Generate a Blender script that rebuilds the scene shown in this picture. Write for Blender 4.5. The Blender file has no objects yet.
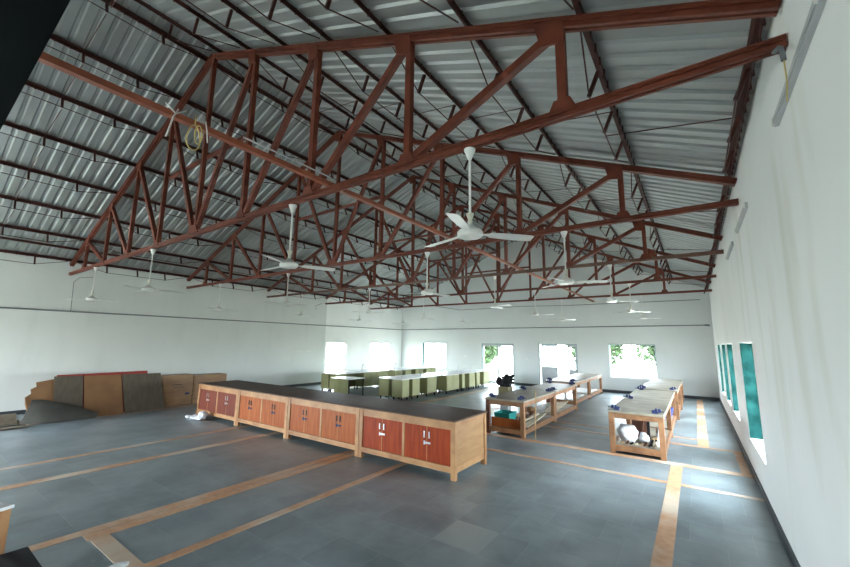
import bpy, bmesh, math, random
from mathutils import Vector, Matrix
random.seed(7)
C = bpy.context.scene.collection
PI = math.pi
V = Vector

# ------------------------------------------------------------------ dimensions (metres)
XR, XL = 0.62, -15.07          # inner faces of the right and left walls
YN, YB = -4.2, 18.9            # near and back walls
CX = -7.22                     # ridge line
SL = 0.4195                    # roof slope
ZA = 7.485                      # rafter height under the ridge
ZB = 3.93                      # bottom chord height
Y1, BAY = 3.006, 3.2255        # first truss in view and the truss spacing
TY = [Y1 + BAY * i for i in range(-1, 5)]
def zc(x): return ZA - SL * abs(x - CX)

# ------------------------------------------------------------------ materials
def mat(name, col, rough=.6, metal=0.0, col2=None, scale=4.0, stretch=(1, 1, 1), detail=5, bump=0.0, lo=.35, hi=.65, spec=.5, rvar=0.0):
    m = bpy.data.materials.new(name); m.use_nodes = True
    nt = m.node_tree; b = nt.nodes['Principled BSDF']
    b.inputs['Base Color'].default_value = (*col, 1)
    b.inputs['Roughness'].default_value = rough
    b.inputs['Metallic'].default_value = metal
    b.inputs['Specular IOR Level'].default_value = spec
    tc = nt.nodes.new('ShaderNodeTexCoord'); mp = nt.nodes.new('ShaderNodeMapping')
    mp.inputs['Scale'].default_value = stretch
    nz = nt.nodes.new('ShaderNodeTexNoise'); nz.inputs['Scale'].default_value = scale; nz.inputs['Detail'].default_value = detail
    nt.links.new(tc.outputs['Object'], mp.inputs[0]); nt.links.new(mp.outputs[0], nz.inputs['Vector'])
    rp = nt.nodes.new('ShaderNodeValToRGB')
    rp.color_ramp.elements[0].position = lo; rp.color_ramp.elements[1].position = hi
    c2 = col2 if col2 else tuple(c * .88 for c in col)
    rp.color_ramp.elements[0].color = (*c2, 1); rp.color_ramp.elements[1].color = (*col, 1)
    nt.links.new(nz.outputs['Fac'], rp.inputs[0]); nt.links.new(rp.outputs[0], b.inputs['Base Color'])
    if rvar:
        mr = nt.nodes.new('ShaderNodeMapRange'); mr.inputs['To Min'].default_value = rough - rvar; mr.inputs['To Max'].default_value = rough + rvar
        nt.links.new(nz.outputs['Fac'], mr.inputs['Value']); nt.links.new(mr.outputs[0], b.inputs['Roughness'])
    if bump:
        bp = nt.nodes.new('ShaderNodeBump'); bp.inputs['Strength'].default_value = bump; bp.inputs['Distance'].default_value = .01
        nt.links.new(nz.outputs['Fac'], bp.inputs['Height']); nt.links.new(bp.outputs[0], b.inputs['Normal'])
    return m

M = {}
M['oxide'] = mat('red_oxide_paint', (.165, .041, .022), .5, col2=(.115, .028, .015), scale=6, spec=.3)
M['oxide_tan'] = mat('brown_primer_paint', (.15, .075, .048), .55, col2=(.12, .055, .036), scale=6)
M['oxide_bright'] = mat('lit_red_oxide_paint', (.30, .085, .042), .5, col2=(.24, .066, .034), scale=6)  # brighter copy of the oxide: light on the tie beam put into its colour
M['purlin'] = mat('dark_oxide_paint', (.070, .020, .014), .55, col2=(.05, .015, .010), scale=8, spec=.3)
M['sheet'] = mat('zincalume_sheet', (.345, .36, .35), .52, .55, col2=(.27, .28, .272), scale=1.6, stretch=(.25, 2, 1), rvar=.08)
M['white_metal'] = mat('white_enamel', (.78, .78, .74), .35, scale=8)
M['cream_metal'] = mat('cream_enamel', (.68, .66, .56), .4, scale=8)
M['grey_metal'] = mat('grey_painted_metal', (.48, .50, .51), .45, scale=5)
M['alu'] = mat('window_aluminium', (.33, .38, .40), .4, .3, scale=5)
M['dark_alu'] = mat('dark_window_frame', (.05, .055, .06), .5, scale=5)
M['pvc'] = mat('grey_conduit', (.16, .175, .18), .5, scale=5)
M['skirt'] = mat('slate_skirting', (.045, .055, .065), .45, scale=5)
M['teal'] = mat('teal_coated_jamb', (.003, .020, .019), .9, col2=(.010, .050, .047), scale=7, spec=.03, detail=8, bump=.2)
M['paleteal'] = mat('pale_teal_jamb', (.30, .52, .53), .5, col2=(.2, .42, .44), scale=3)
M['sill'] = mat('white_sill', (.62, .64, .64), .5, scale=5)
M['pine'] = mat('pale_timber_frame', (.47, .25, .105), .5, col2=(.30, .135, .05), scale=3, stretch=(1, 1, 1), detail=8)
M['teak'] = mat('bench_timber', (.30, .145, .065), .6, col2=(.19, .085, .036), scale=5, detail=8)
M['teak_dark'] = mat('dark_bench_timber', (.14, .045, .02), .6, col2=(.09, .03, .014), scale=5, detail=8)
M['ply'] = mat('plywood_panel', (.40, .22, .09), .45, col2=(.32, .165, .065), scale=2.5, stretch=(1, 1, 6), detail=8)
M['bench_top'] = mat('worn_bench_board', (.31, .275, .215), .55, col2=(.20, .175, .135), scale=2.5, detail=9)
def veneer(name, a, b):
    m = mat(name, a, .45, spec=.18, col2=b, scale=2.2, stretch=(9, 9, 1.0), detail=8, lo=.3, hi=.7)
    return m
M['door_red'] = veneer('red_door_veneer', (.34, .052, .011), (.22, .028, .007))
M['door_orange'] = veneer('orange_door_veneer', (.40, .115, .030), (.27, .065, .018))
M['door_dark'] = veneer('dark_red_door_veneer', (.20, .05, .03), (.12, .03, .02))
M['top_dark'] = mat('dark_worktop', (.115, .073, .056), .55, spec=.12, col2=(.08, .05, .038), scale=3, detail=8)
M['cupboard'] = mat('brown_cupboard_board', (.30, .155, .055), .45, col2=(.23, .11, .04), scale=2, stretch=(1, 1, 5))
M['card_brown'] = mat('brown_cardboard', (.27, .135, .055), .8, col2=(.22, .105, .045), scale=3)
M['card_grey'] = mat('grey_brown_sheet', (.125, .098, .066), .75, col2=(.095, .075, .052), scale=4, stretch=(3, 3, 1))
M['card_dark'] = mat('dark_grey_sheet', (.085, .082, .07), .7, col2=(.065, .062, .052), scale=4)
M['red_edge'] = mat('red_laminate_edge', (.33, .03, .02), .6, scale=4)
M['lab_green'] = mat('pale_green_laminate', (.40, .40, .195), .45, col2=(.34, .34, .15), scale=2)
M['lab_dark'] = mat('gap_shade_laminate', (.20, .19, .09), .6, scale=2)  # darkened green laminate: shade between the pedestals put into the colour
M['lab_white'] = mat('white_worktop', (.86, .87, .88), .25, scale=2)
M['black'] = mat('black_plastic', (.008, .008, .009), .7, scale=4, spec=.2)
M['olive'] = mat('olive_box_paint', (.17, .145, .065), .6, scale=3)
M['black_metal'] = mat('black_metal', (.02, .02, .022), .4, .3, scale=4)
M['blue_vice'] = mat('blue_vice_enamel', (.009, .018, .085), .5, scale=6)
M['blue_tub'] = mat('bright_blue_plastic', (.015, .05, .42), .35, scale=4)
M['teal_tub'] = mat('teal_plastic', (.01, .24, .22), .35, scale=4)
M['green_tub'] = mat('green_plastic', (.02, .30, .12), .4, scale=4)
M['steel'] = mat('bright_steel', (.5, .5, .5), .35, .9, scale=6)
M['sack'] = mat('white_sacking', (.74, .75, .78), .7, col2=(.58, .59, .63), scale=14, bump=1.0)
M['scrap'] = mat('scrap_timber', (.50, .34, .18), .7, col2=(.33, .2, .1), scale=6)
M['scrap_pale'] = mat('pale_timber_strip', (.66, .56, .42), .7, col2=(.5, .4, .28), scale=6)
M['rope'] = mat('yellow_rope', (.62, .48, .18), .8, scale=20)
M['ribbon'] = mat('white_tape', (.72, .70, .68), .7, scale=20)
M['cloth'] = mat('black_cloth', (.006, .008, .0085), .9, scale=4, spec=.1)
M['leaf'] = mat('leaf_green', (.030, .062, .014), .8, col2=(.016, .038, .010), scale=3)
M['bark'] = mat('bark', (.12, .09, .06), .9, scale=6)
M['earth'] = mat('pale_earth', (.45, .43, .36), .9, scale=1)

def glass():
    m = bpy.data.materials.new('window_glass'); m.use_nodes = True; nt = m.node_tree
    nt.nodes.clear(); o = nt.nodes.new('ShaderNodeOutputMaterial'); mx = nt.nodes.new('ShaderNodeMixShader')
    t = nt.nodes.new('ShaderNodeBsdfTransparent'); t.inputs[0].default_value = (.93, .96, .96, 1)
    g = nt.nodes.new('ShaderNodeBsdfGlossy'); g.inputs['Roughness'].default_value = .03
    mx.inputs[0].default_value = .05
    nt.links.new(t.outputs[0], mx.inputs[1]); nt.links.new(g.outputs[0], mx.inputs[2])
    nt.links.new(mx.outputs[0], o.inputs[0]); return m
M['glass'] = glass()

def plaster(name, base, stain, streak=.5):
    m = bpy.data.materials.new(name); m.use_nodes = True; nt = m.node_tree; b = nt.nodes['Principled BSDF']
    b.inputs['Roughness'].default_value = .8; b.inputs['Specular IOR Level'].default_value = .25
    tc = nt.nodes.new('ShaderNodeTexCoord')
    mp = nt.nodes.new('ShaderNodeMapping'); mp.inputs['Scale'].default_value = (2.2, 2.2, .45)
    n1 = nt.nodes.new('ShaderNodeTexNoise'); n1.inputs['Scale'].default_value = 1.0; n1.inputs['Detail'].default_value = 7
    n2 = nt.nodes.new('ShaderNodeTexNoise'); n2.inputs['Scale'].default_value = .7; n2.inputs['Detail'].default_value = 3
    nt.links.new(tc.outputs['Object'], mp.inputs[0]); nt.links.new(mp.outputs[0], n1.inputs[0]); nt.links.new(tc.outputs['Object'], n2.inputs[0])
    r1 = nt.nodes.new('ShaderNodeValToRGB'); r1.color_ramp.elements[0].position = .55; r1.color_ramp.elements[1].position = .75
    r1.color_ramp.elements[0].color = (0, 0, 0, 1); r1.color_ramp.elements[1].color = (streak, streak, streak, 1)
    nt.links.new(n1.outputs['Fac'], r1.inputs[0])
    mx = nt.nodes.new('ShaderNodeMixRGB'); mx.inputs[1].default_value = (*base, 1); mx.inputs[2].default_value = (*stain, 1)
    nt.links.new(r1.outputs[0], mx.inputs[0])
    mv = nt.nodes.new('ShaderNodeMixRGB'); mv.blend_type = 'MULTIPLY'; mv.inputs[0].default_value = .35
    r2 = nt.nodes.new('ShaderNodeValToRGB'); r2.color_ramp.elements[0].position = .35; r2.color_ramp.elements[1].position = .65
    r2.color_ramp.elements[0].color = (.86, .87, .86, 1); r2.color_ramp.elements[1].color = (1, 1, 1, 1)
    nt.links.new(n2.outputs['Fac'], r2.inputs[0]); nt.links.new(mx.outputs[0], mv.inputs[1]); nt.links.new(r2.outputs[0], mv.inputs[2])
    nt.links.new(mv.outputs[0], b.inputs['Base Color'])
    bp = nt.nodes.new('ShaderNodeBump'); bp.inputs['Strength'].default_value = .12; bp.inputs['Distance'].default_value = .01
    n3 = nt.nodes.new('ShaderNodeTexNoise'); n3.inputs['Scale'].default_value = 14
    nt.links.new(tc.outputs['Object'], n3.inputs[0]); nt.links.new(n3.outputs['Fac'], bp.inputs['Height']); nt.links.new(bp.outputs[0], b.inputs['Normal'])
    return m
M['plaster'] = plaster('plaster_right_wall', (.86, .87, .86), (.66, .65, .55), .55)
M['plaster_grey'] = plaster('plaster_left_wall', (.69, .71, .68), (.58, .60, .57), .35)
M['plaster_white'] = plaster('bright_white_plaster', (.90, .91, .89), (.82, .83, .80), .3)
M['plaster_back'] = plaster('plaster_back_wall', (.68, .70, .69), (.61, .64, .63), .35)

def slate():
    m = bpy.data.materials.new('slate_tiles'); m.use_nodes = True; nt = m.node_tree; b = nt.nodes['Principled BSDF']
    tc = nt.nodes.new('ShaderNodeTexCoord'); mp = nt.nodes.new('ShaderNodeMapping')
    mp.inputs['Location'].default_value = (2.45, -3.66 + 5.4, 0)
    nt.links.new(tc.outputs['Object'], mp.inputs[0])
    # jitter so that joints are not ruler straight
    br = nt.nodes.new('ShaderNodeTexBrick'); br.offset = .43; br.squash = 1
    br.inputs['Scale'].default_value = 1; br.inputs['Brick Width'].default_value = .56; br.inputs['Row Height'].default_value = .54
    br.inputs['Mortar Size'].default_value = .0035; br.inputs['Mortar Smooth'].default_value = .3; br.inputs['Bias'].default_value = -.1
    br.inputs['Color1'].default_value = (.165, .200, .214, 1); br.inputs['Color2'].default_value = (.225, .262, .277, 1)
    br.inputs['Mortar'].default_value = (.27, .295, .305, 1)
    nt.links.new(mp.outputs[0], br.inputs['Vector'])
    n1 = nt.nodes.new('ShaderNodeTexNoise'); n1.inputs['Scale'].default_value = 1.4; n1.inputs['Detail'].default_value = 9; n1.inputs['Roughness'].default_value = .65
    nt.links.new(tc.outputs['Object'], n1.inputs[0])
    r1 = nt.nodes.new('ShaderNodeValToRGB'); r1.color_ramp.elements[0].position = .3; r1.color_ramp.elements[1].position = .7
    r1.color_ramp.elements[0].color = (.58, .62, .62, 1); r1.color_ramp.elements[1].color = (1.3, 1.3, 1.32, 1)
    nt.links.new(n1.outputs['Fac'], r1.inputs[0])
    mu = nt.nodes.new('ShaderNodeMixRGB'); mu.blend_type = 'MULTIPLY'; mu.inputs[0].default_value = 1
    nt.links.new(br.outputs['Color'], mu.inputs[1]); nt.links.new(r1.outputs[0], mu.inputs[2])
    # chalky plaster smears
    n2 = nt.nodes.new('ShaderNodeTexNoise'); n2.inputs['Scale'].default_value = .9; n2.inputs['Detail'].default_value = 8; n2.inputs['Distortion'].default_value = .6
    nt.links.new(tc.outputs['Object'], n2.inputs[0])
    r2 = nt.nodes.new('ShaderNodeValToRGB'); r2.color_ramp.elements[0].position = .48; r2.color_ramp.elements[1].position = .70
    r2.color_ramp.elements[0].color = (0, 0, 0, 1); r2.color_ramp.elements[1].color = (.6, .6, .6, 1)
    nt.links.new(n2.outputs['Fac'], r2.inputs[0])
    m2 = nt.nodes.new('ShaderNodeMixRGB'); m2.inputs[2].default_value = (.30, .33, .34, 1)
    nt.links.new(r2.outputs[0], m2.inputs[0]); nt.links.new(mu.outputs[0], m2.inputs[1])
    # one paler replacement tile
    sp = nt.nodes.new('ShaderNodeSeparateXYZ'); nt.links.new(tc.outputs['Object'], sp.inputs[0])
    def mth(op, a, bb=None):
        n = nt.nodes.new('ShaderNodeMath'); n.operation = op
        for i, q in enumerate((a, bb)):
            if q is None: continue
            if isinstance(q, (int, float)): n.inputs[i].default_value = q
            else: nt.links.new(q, n.inputs[i])
        return n.outputs[0]
    ax = mth('LESS_THAN', mth('ABSOLUTE', mth('ADD', sp.outputs['X'], 2.18)), .265)
    ay = mth('LESS_THAN', mth('ABSOLUTE', mth('ADD', sp.outputs['Y'], -3.93)), .265)
    m3 = nt.nodes.new('ShaderNodeMixRGB'); m3.inputs[2].default_value = (.31, .33, .33, 1)
    nt.links.new(mth('MULTIPLY', mth('MULTIPLY', ax, ay), .75), m3.inputs[0]); nt.links.new(m2.outputs[0], m3.inputs[1])
    m4 = m3
    nt.links.new(m4.outputs[0], b.inputs['Base Color'])
    mr = nt.nodes.new('ShaderNodeMapRange'); mr.inputs['To Min'].default_value = .27; mr.inputs['To Max'].default_value = .43
    nt.links.new(n1.outputs['Fac'], mr.inputs['Value']); nt.links.new(mr.outputs[0], b.inputs['Roughness'])
    b.inputs['Specular IOR Level'].default_value = .65
    bp = nt.nodes.new('ShaderNodeBump'); bp.inputs['Strength'].default_value = .25; bp.inputs['Distance'].default_value = .006
    ad = mth('SUBTRACT', n1.outputs['Fac'], mth('MULTIPLY', br.outputs['Fac'], .6))
    nt.links.new(ad, bp.inputs['Height']); nt.links.new(bp.outputs[0], b.inputs['Normal'])
    return m
M['slate'] = slate()
def inlay():
    m = mat('orange_inlay_strip', (.56, .32, .185), .5, col2=(.47, .25, .135), scale=12, detail=6)
    nt = m.node_tree; b = nt.nodes['Principled BSDF']; src = b.inputs['Base Color'].links[0].from_socket
    tc = nt.nodes.new('ShaderNodeTexCoord'); n = nt.nodes.new('ShaderNodeTexNoise'); n.inputs['Scale'].default_value = 1.1; n.inputs['Detail'].default_value = 8
    nt.links.new(tc.outputs['Object'], n.inputs[0])
    r = nt.nodes.new('ShaderNodeValToRGB'); r.color_ramp.elements[0].position = .46; r.color_ramp.elements[1].position = .64
    r.color_ramp.elements[0].color = (0, 0, 0, 1); r.color_ramp.elements[1].color = (.8, .8, .8, 1)
    mx = nt.nodes.new('ShaderNodeMixRGB'); mx.inputs[2].default_value = (.62, .54, .44, 1)
    nt.links.new(n.outputs['Fac'], r.inputs[0]); nt.links.new(r.outputs[0], mx.inputs[0]); nt.links.new(src, mx.inputs[1]); nt.links.new(mx.outputs[0], b.inputs['Base Color'])
    return m
M['inlay'] = inlay()

# ------------------------------------------------------------------ mesh helpers
class MB:
    def __init__(s): s.v = []; s.f = []
    def add(s, vs, fs):
        n = len(s.v); s.v += [tuple(v) for v in vs]; s.f += [tuple(i + n for i in f) for f in fs]; return s
    def box(s, x0, x1, y0, y1, z0, z1):
        x0, x1 = min(x0, x1), max(x0, x1); y0, y1 = min(y0, y1), max(y0, y1); z0, z1 = min(z0, z1), max(z0, z1)
        return s.add([(x0, y0, z0), (x1, y0, z0), (x1, y1, z0), (x0, y1, z0), (x0, y0, z1), (x1, y0, z1), (x1, y1, z1), (x0, y1, z1)],
              [(3, 2, 1, 0), (4, 5, 6, 7), (0, 1, 5, 4), (1, 2, 6, 5), (2, 3, 7, 6), (3, 0, 4, 7)])
    def prof(s, p, q, pts, side=None):
        """extrude a closed 2-D profile (a along side, b along up) from p to q"""
        p, q = V(p), V(q); d = (q - p).normalized()
        sd = V(side) if side is not None else (V((0, 0, 1)).cross(d) if abs(d.z) < .98 else V((0, 1, 0)).cross(d))
        sd = (sd - d * sd.dot(d)).normalized(); up = d.cross(sd)
        n = len(pts)
        vs = [p + sd * a + up * b for a, b in pts] + [q + sd * a + up * b for a, b in pts]
        fs = [tuple(range(n))[::-1], tuple(range(n, 2 * n))] + [(i, (i + 1) % n, n + (i + 1) % n, n + i) for i in range(n)]
        return s.add(vs, fs)
    def bar(s, p, q, w, h, side=None):
        return s.prof(p, q, [(-w / 2, -h / 2), (w / 2, -h / 2), (w / 2, h / 2), (-w / 2, h / 2)], side)
    def tube(s, path, r, n=8):
        path = [V(p) for p in path]; rings = []
        prev = None
        for i, p in enumerate(path):
            d = (path[min(i + 1, len(path) - 1)] - path[max(i - 1, 0)]).normalized()
            a = prev if prev else (V((0, 0, 1)) if abs(d.z) < .9 else V((1, 0, 0)))
            sd = (a - d * a.dot(d)).normalized(); prev = sd; up = d.cross(sd)
            rr = r[i] if isinstance(r, (list, tuple)) else r
            rings.append([p + (sd * math.cos(t) + up * math.sin(t)) * rr for t in [2 * PI * k / n for k in range(n)]])
        vs = [v for rg in rings for v in rg]; m = len(rings)
        fs = [tuple(range(n))[::-1], tuple(range((m - 1) * n, m * n))]
        for i in range(m - 1):
            for k in range(n):
                fs.append((i * n + k, i * n + (k + 1) % n, (i + 1) * n + (k + 1) % n, (i + 1) * n + k))
        return s.add(vs, fs)
    def lathe(s, c, pr, n=20):
        """pr: (radius, z) from bottom to top"""
        c = V(c); vs = []
        for r, z in pr:
            vs += [c + V((r * math.cos(2 * PI * k / n), r * math.sin(2 * PI * k / n), z)) for k in range(n)]
        m = len(pr); fs = [tuple(range(n))[::-1], tuple(range((m - 1) * n, m * n))]
        for i in range(m - 1):
            for k in range(n):
                fs.append((i * n + k, i * n + (k + 1) % n, (i + 1) * n + (k + 1) % n, (i + 1) * n + k))
        return s.add(vs, fs)
    def prism(s, poly, d):
        """closed polygon of 3-D points swept by vector d"""
        d = V(d); n = len(poly); vs = [V(p) for p in poly] + [V(p) + d for p in poly]
        return s.add(vs, [tuple(range(n))[::-1], tuple(range(n, 2 * n))] + [(i, (i + 1) % n, n + (i + 1) % n, n + i) for i in range(n)])
    def build(s, name, m, parent=None, smooth=False, bevel=0):
        me = bpy.data.meshes.new(name); off = V((0, 0, 0))
        vs = s.v
        if parent is not None: 
            o_ = parent; w = V((0, 0, 0))
            while o_: w += V(o_.location); o_ = o_.parent
            off = w
            vs = [V(v) - off for v in s.v]
        me.from_pydata([tuple(v) for v in vs], [], s.f); me.validate()
        bm = bmesh.new(); bm.from_mesh(me); bmesh.ops.recalc_face_normals(bm, faces=bm.faces); bm.to_mesh(me); bm.free()
        me.materials.append(M[m] if isinstance(m, str) else m)
        if smooth: 
            me.polygons.foreach_set('use_smooth', [True] * len(me.polygons))
            try: me.set_sharp_from_angle(angle=math.radians(40))
            except Exception: pass
        o = bpy.data.objects.new(name, me); C.objects.link(o); o.parent = parent
        if bevel:
            b = o.modifiers.new('bevel', 'BEVEL'); b.width = bevel; b.segments = 2; b.limit_method = 'ANGLE'
        return o

def tag(o, label=None, cat=None, group=None, kind=None):
    if label: o['label'] = label
    if cat: o['category'] = cat
    if group: o['group'] = group
    if kind: o['kind'] = kind
    return o
def thing(name, label, cat, loc=(0, 0, 0), group=None):
    o = bpy.data.objects.new(name, None); C.objects.link(o); o.location = loc; o.empty_display_size = .1
    return tag(o, label, cat, group)
def children(o): return [c for c in bpy.data.objects if c.parent == o]
def copy_tree(o, parent=None):
    c = o.copy(); C.objects.link(c); c.parent = parent
    for ch in children(o): copy_tree(ch, c)
    return c
def struct(name, mb, m, **k):
    return tag(mb.build(name, m, **k), kind='structure')

# ------------------------------------------------------------------ setting: floor, walls, roof
struct('floor', MB().box(XL - .3, XR + .3, YN - .3, YB + .3, -.15, 0), 'slate')
struct('ground', MB().box(-45, 45, -25, 60, -.5, -.18), 'earth')

def wall_holes(axis, c0, c1, u0, u1, z0, z1, holes):
    """wall slab with rectangular openings. axis 'x': slab normal is x, u runs in y"""
    us = sorted({u0, u1, *[h[0] for h in holes], *[h[1] for h in holes]}); zs = sorted({z0, z1, *[h[2] for h in holes], *[h[3] for h in holes]})
    mb = MB()
    for a, b in zip(us, us[1:]):
        run = None
        for c, d in zip(zs, zs[1:]):
            um, zm = (a + b) / 2, (c + d) / 2
            if any(h[0] < um < h[1] and h[2] < zm < h[3] for h in holes): 
                if run: 
                    mb.box(*((c0, c1, a, b) if axis == 'x' else (a, b, c0, c1)), *run); run = None
                continue
            run = (run[0], d) if run else (c, d)
        if run: mb.box(*((c0, c1, a, b) if axis == 'x' else (a, b, c0, c1)), *run)
    return mb
T = .23
ZW = 4.16
RH = [(-3.4, -1.2, .56, 2.12), (6.70, 8.50, .56, 2.12), (10.20, 11.78, .56, 2.12), (12.5, 14.02, .56, 2.12), (15.0, 16.42, .56, 2.12)]
LHn = [(-3.9, -.2, .3, 3.2)]
LHw = [(12.9, 14.28, .5, 2.03), (16.1, 17.92, .5, 2.03)]
BH = [(-13.5, -11.8, .6, 2.07), (-9.52, -7.68, 0, 2.07), (-6.38, -4.56, 0, 2.09), (-3.20, -1.38, .66, 2.12)]
NH = [(-14.2, -11.2, 0, 2.6), (-3.0, -1.6, .6, 2.1)]
def wall_cap(mb, xi, s, y0, y1):
    xo = xi + s * T
    return mb.prism([(xi, y0, ZW), (xo, y0, ZW), (xi, y0, zc(xi) + .152)], (0, y1 - y0, 0)) if zc(xo) + .152 <= ZW + .02 else mb.prism([(xi, y0, ZW), (xo, y0, ZW), (xo, y0, zc(xo) + .15), (xi, y0, zc(xi) + .15)], (0, y1 - y0, 0))
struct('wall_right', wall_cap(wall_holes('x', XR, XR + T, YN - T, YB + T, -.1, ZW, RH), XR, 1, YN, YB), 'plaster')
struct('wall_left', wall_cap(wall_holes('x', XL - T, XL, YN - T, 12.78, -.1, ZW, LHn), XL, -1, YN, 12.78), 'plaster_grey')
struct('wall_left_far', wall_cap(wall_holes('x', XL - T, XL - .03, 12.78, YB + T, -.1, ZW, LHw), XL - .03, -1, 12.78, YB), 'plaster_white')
def gable(y0, y1, holes):
    mb = wall_holes('y', y0, y1, XL - T, XR + T, -.1, ZW, holes)
    def zt(x): return zc(x) + .15
    poly = [(XL - T, y0, ZW), (XR + T, y0, ZW), (XR + T, y0, zt(XR + T)), (CX, y0, zt(CX)), (XL - T, y0, zt(XL - T))]
    if zt(XR + T) < ZW: poly = [(XL, y0, ZW), (XR, y0, ZW), (CX, y0, zt(CX))]
    return mb.prism(poly, (0, y1 - y0, 0))
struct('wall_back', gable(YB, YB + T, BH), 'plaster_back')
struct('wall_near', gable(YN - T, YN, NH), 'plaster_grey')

def skirting(name, mb): struct(name, mb, 'skirt')
mb = MB()
for a, b in [(XL, -9.56), (-7.64, -6.42), (-4.52, XR - .02)]: mb.box(a, b, YB - .018, YB, 0.0, .12)
skirting('baseboard_back', mb)
skirting('baseboard_right', MB().box(XR - .018, XR, YN, YB - .02, 0, .11))
skirting('baseboard_left', MB().box(XL, XL + .018, YN, 12.78, 0, .11))

# corrugated roof: trapezoid ribs run down each slope
def roof_slope(side):
    mb = MB(); pts = []; y = YN - .5; P = .205
    while y < YB + .6:
        pts += [(y, 0), (y + .115, 0), (y + .14, .028), (y + .18, .028)]; y += P
    xe = CX + side * 8.32
    def P3(x, y, h): return (x - side * -SL * 0, y, zc(x) + .152 + h)
    vs = []
    for x in (CX, xe):
        for (yy, h) in pts: vs.append(P3(x, yy, h))
        for (yy, h) in pts: vs.append(P3(x, yy, h + .003))
    n = len(pts); fs = []
    for i in range(n - 1):
        fs.append((i, i + 1, 2 * n + i + 1, 2 * n + i)); fs.append((n + i, n + i + 1, 3 * n + i + 1, 3 * n + i))
        fs.append((i, i + 1, n + i + 1, n + i)); fs.append((2 * n + i, 2 * n + i + 1, 3 * n + i + 1, 3 * n + i))
    return mb.add(vs, fs)
struct('ceiling', roof_slope(1), 'sheet')
struct('ceiling_left', roof_slope(-1), 'sheet')
struct('trim_ridge', MB().prism([(CX - .3, YN - .5, zc(CX) + .06), (CX, YN - .5, zc(CX) + .19), (CX + .3, YN - .5, zc(CX) + .06), (CX + .3, YN - .5, zc(CX) + .066), (CX, YN - .5, zc(CX) + .2), (CX - .3, YN - .5, zc(CX) + .066)], (0, YB - YN + 1, 0)), 'sheet')

# orange inlaid strips in the floor
ST = [(-13.16, -13.06, -4.1, 18.8), (-9.11, -8.99, -4.1, 18.0), (-8.0, -7.82, -4.1, 18.0), (-5.56, -5.42, -4.1, 12), (-5.40, -5.24, 1.50, 12), (-4.31, -4.19, 1.55, 5.6),
      (-5.24, -4.31, 1.52, 1.68), (-.51, -.34, -4.1, 8.26), (-.12, .07, 10.12, 18.8),
      (-3.6, .60, 7.14, 7.24), (-5.0, .60, 8.27, 8.44), (-5.2, .60, 10.0, 10.11), (-6.3, -.12, 10.75, 10.83), (.46, .58, 8.44, 10.0)]
k = 1
for a, b, c, d in ST:
    struct('trim_%d' % k, MB().box(a, b, c, d, -.01, .003 + .0003 * k), 'inlay'); k += 1

# windows ------------------------------------------------------------------
wn = 0
def window_x(xi, xo, y0, y1, z0, z1, jamb, dark=False, leaf_jamb=True):
    """window in a wall whose normal is x (xi inner face, xo outer face)"""
    global wn; wn += 1
    xm = xo - .05 * (1 if xo > xi else -1); s = 1 if xo > xi else -1
    w = MB()
    f = .04
    w.box(xm, xo, y0, y1, z0, z0 + f).box(xm, xo, y0, y1, z1 - f, z1).box(xm, xo, y0, y0 + f, z0, z1).box(xm, xo, y1 - f, y1, z0, z1)
    w.box(xm, xo, (y0 + y1) / 2 - .02, (y0 + y1) / 2 + .02, z0, z1)
    o = struct('window_%d' % wn, w, 'dark_alu' if dark else 'alu')
    MB().box((xm + xo) / 2 - .003, (xm + xo) / 2 + .003, y0 + f, y1 - f, z0 + f, z1 - f).build('pane', 'glass', o)
    MB().box(xi - s * .0, xm, y0, y1, z0 - .0, z0 + .012).build('window_sill', 'sill', o)
    if jamb: MB().box(xi + s * .004, xm, y1 - .014, y1 - .001, z0 + .012, z1 - .001).build('jamb_panel', jamb, o)
    return o
for h in RH: window_x(XR, XR + T, *h, 'teal')
window_x(XL, XL - T, *LHn[0], None)
for h in LHw: window_x(XL - .03, XL - .11, *h, None, True)
def window_y(yi, yo, x0, x1, z0, z1, jamb, kind='window'):
    global wn; wn += 1
    s = 1 if yo > yi else -1; ym = yo - .05 * s; f = .045
    w = MB(); w.box(x0, x1, ym, yo, z1 - f, z1).box(x0, x0 + f, ym, yo, z0, z1).box(x1 - f, x1, ym, yo, z0, z1).box(x0, x1, ym, yo, z0, z0 + f)
    xm = (x0 + x1) / 2
    w.box(xm - .022, xm + .022, ym, yo, z0, z1)
    # slim inner reveal frame
    w.box(x0, x1, yi + s * .002, yi + s * .03, z1 - .02, z1).box(x0, x0 + .02, yi + s * .002, yi + s * .03, z0, z1).box(x1 - .02, x1, yi + s * .002, yi + s * .03, z0, z1)
    o = struct('window_%d' % wn, w, 'alu')
    MB().box(x0 + f, x1 - f, (ym + yo) / 2 - .003, (ym + yo) / 2 + .003, z0 + f, z1 - f).build('pane', 'glass', o)
    if z0 > .1: MB().box(x0, x1, yi, ym, z0, z0 + .012).build('window_sill', 'sill', o)
    if jamb: MB().box(x0 + .001, x0 + .016, yi + s * .032, ym, z0 + .012, z1 - .022).build('jamb_panel', jamb, o)
    return o
window_y(YB, YB + T, *BH[0], 'teal'); window_y(YB, YB + T, *BH[3], 'paleteal')
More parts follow.
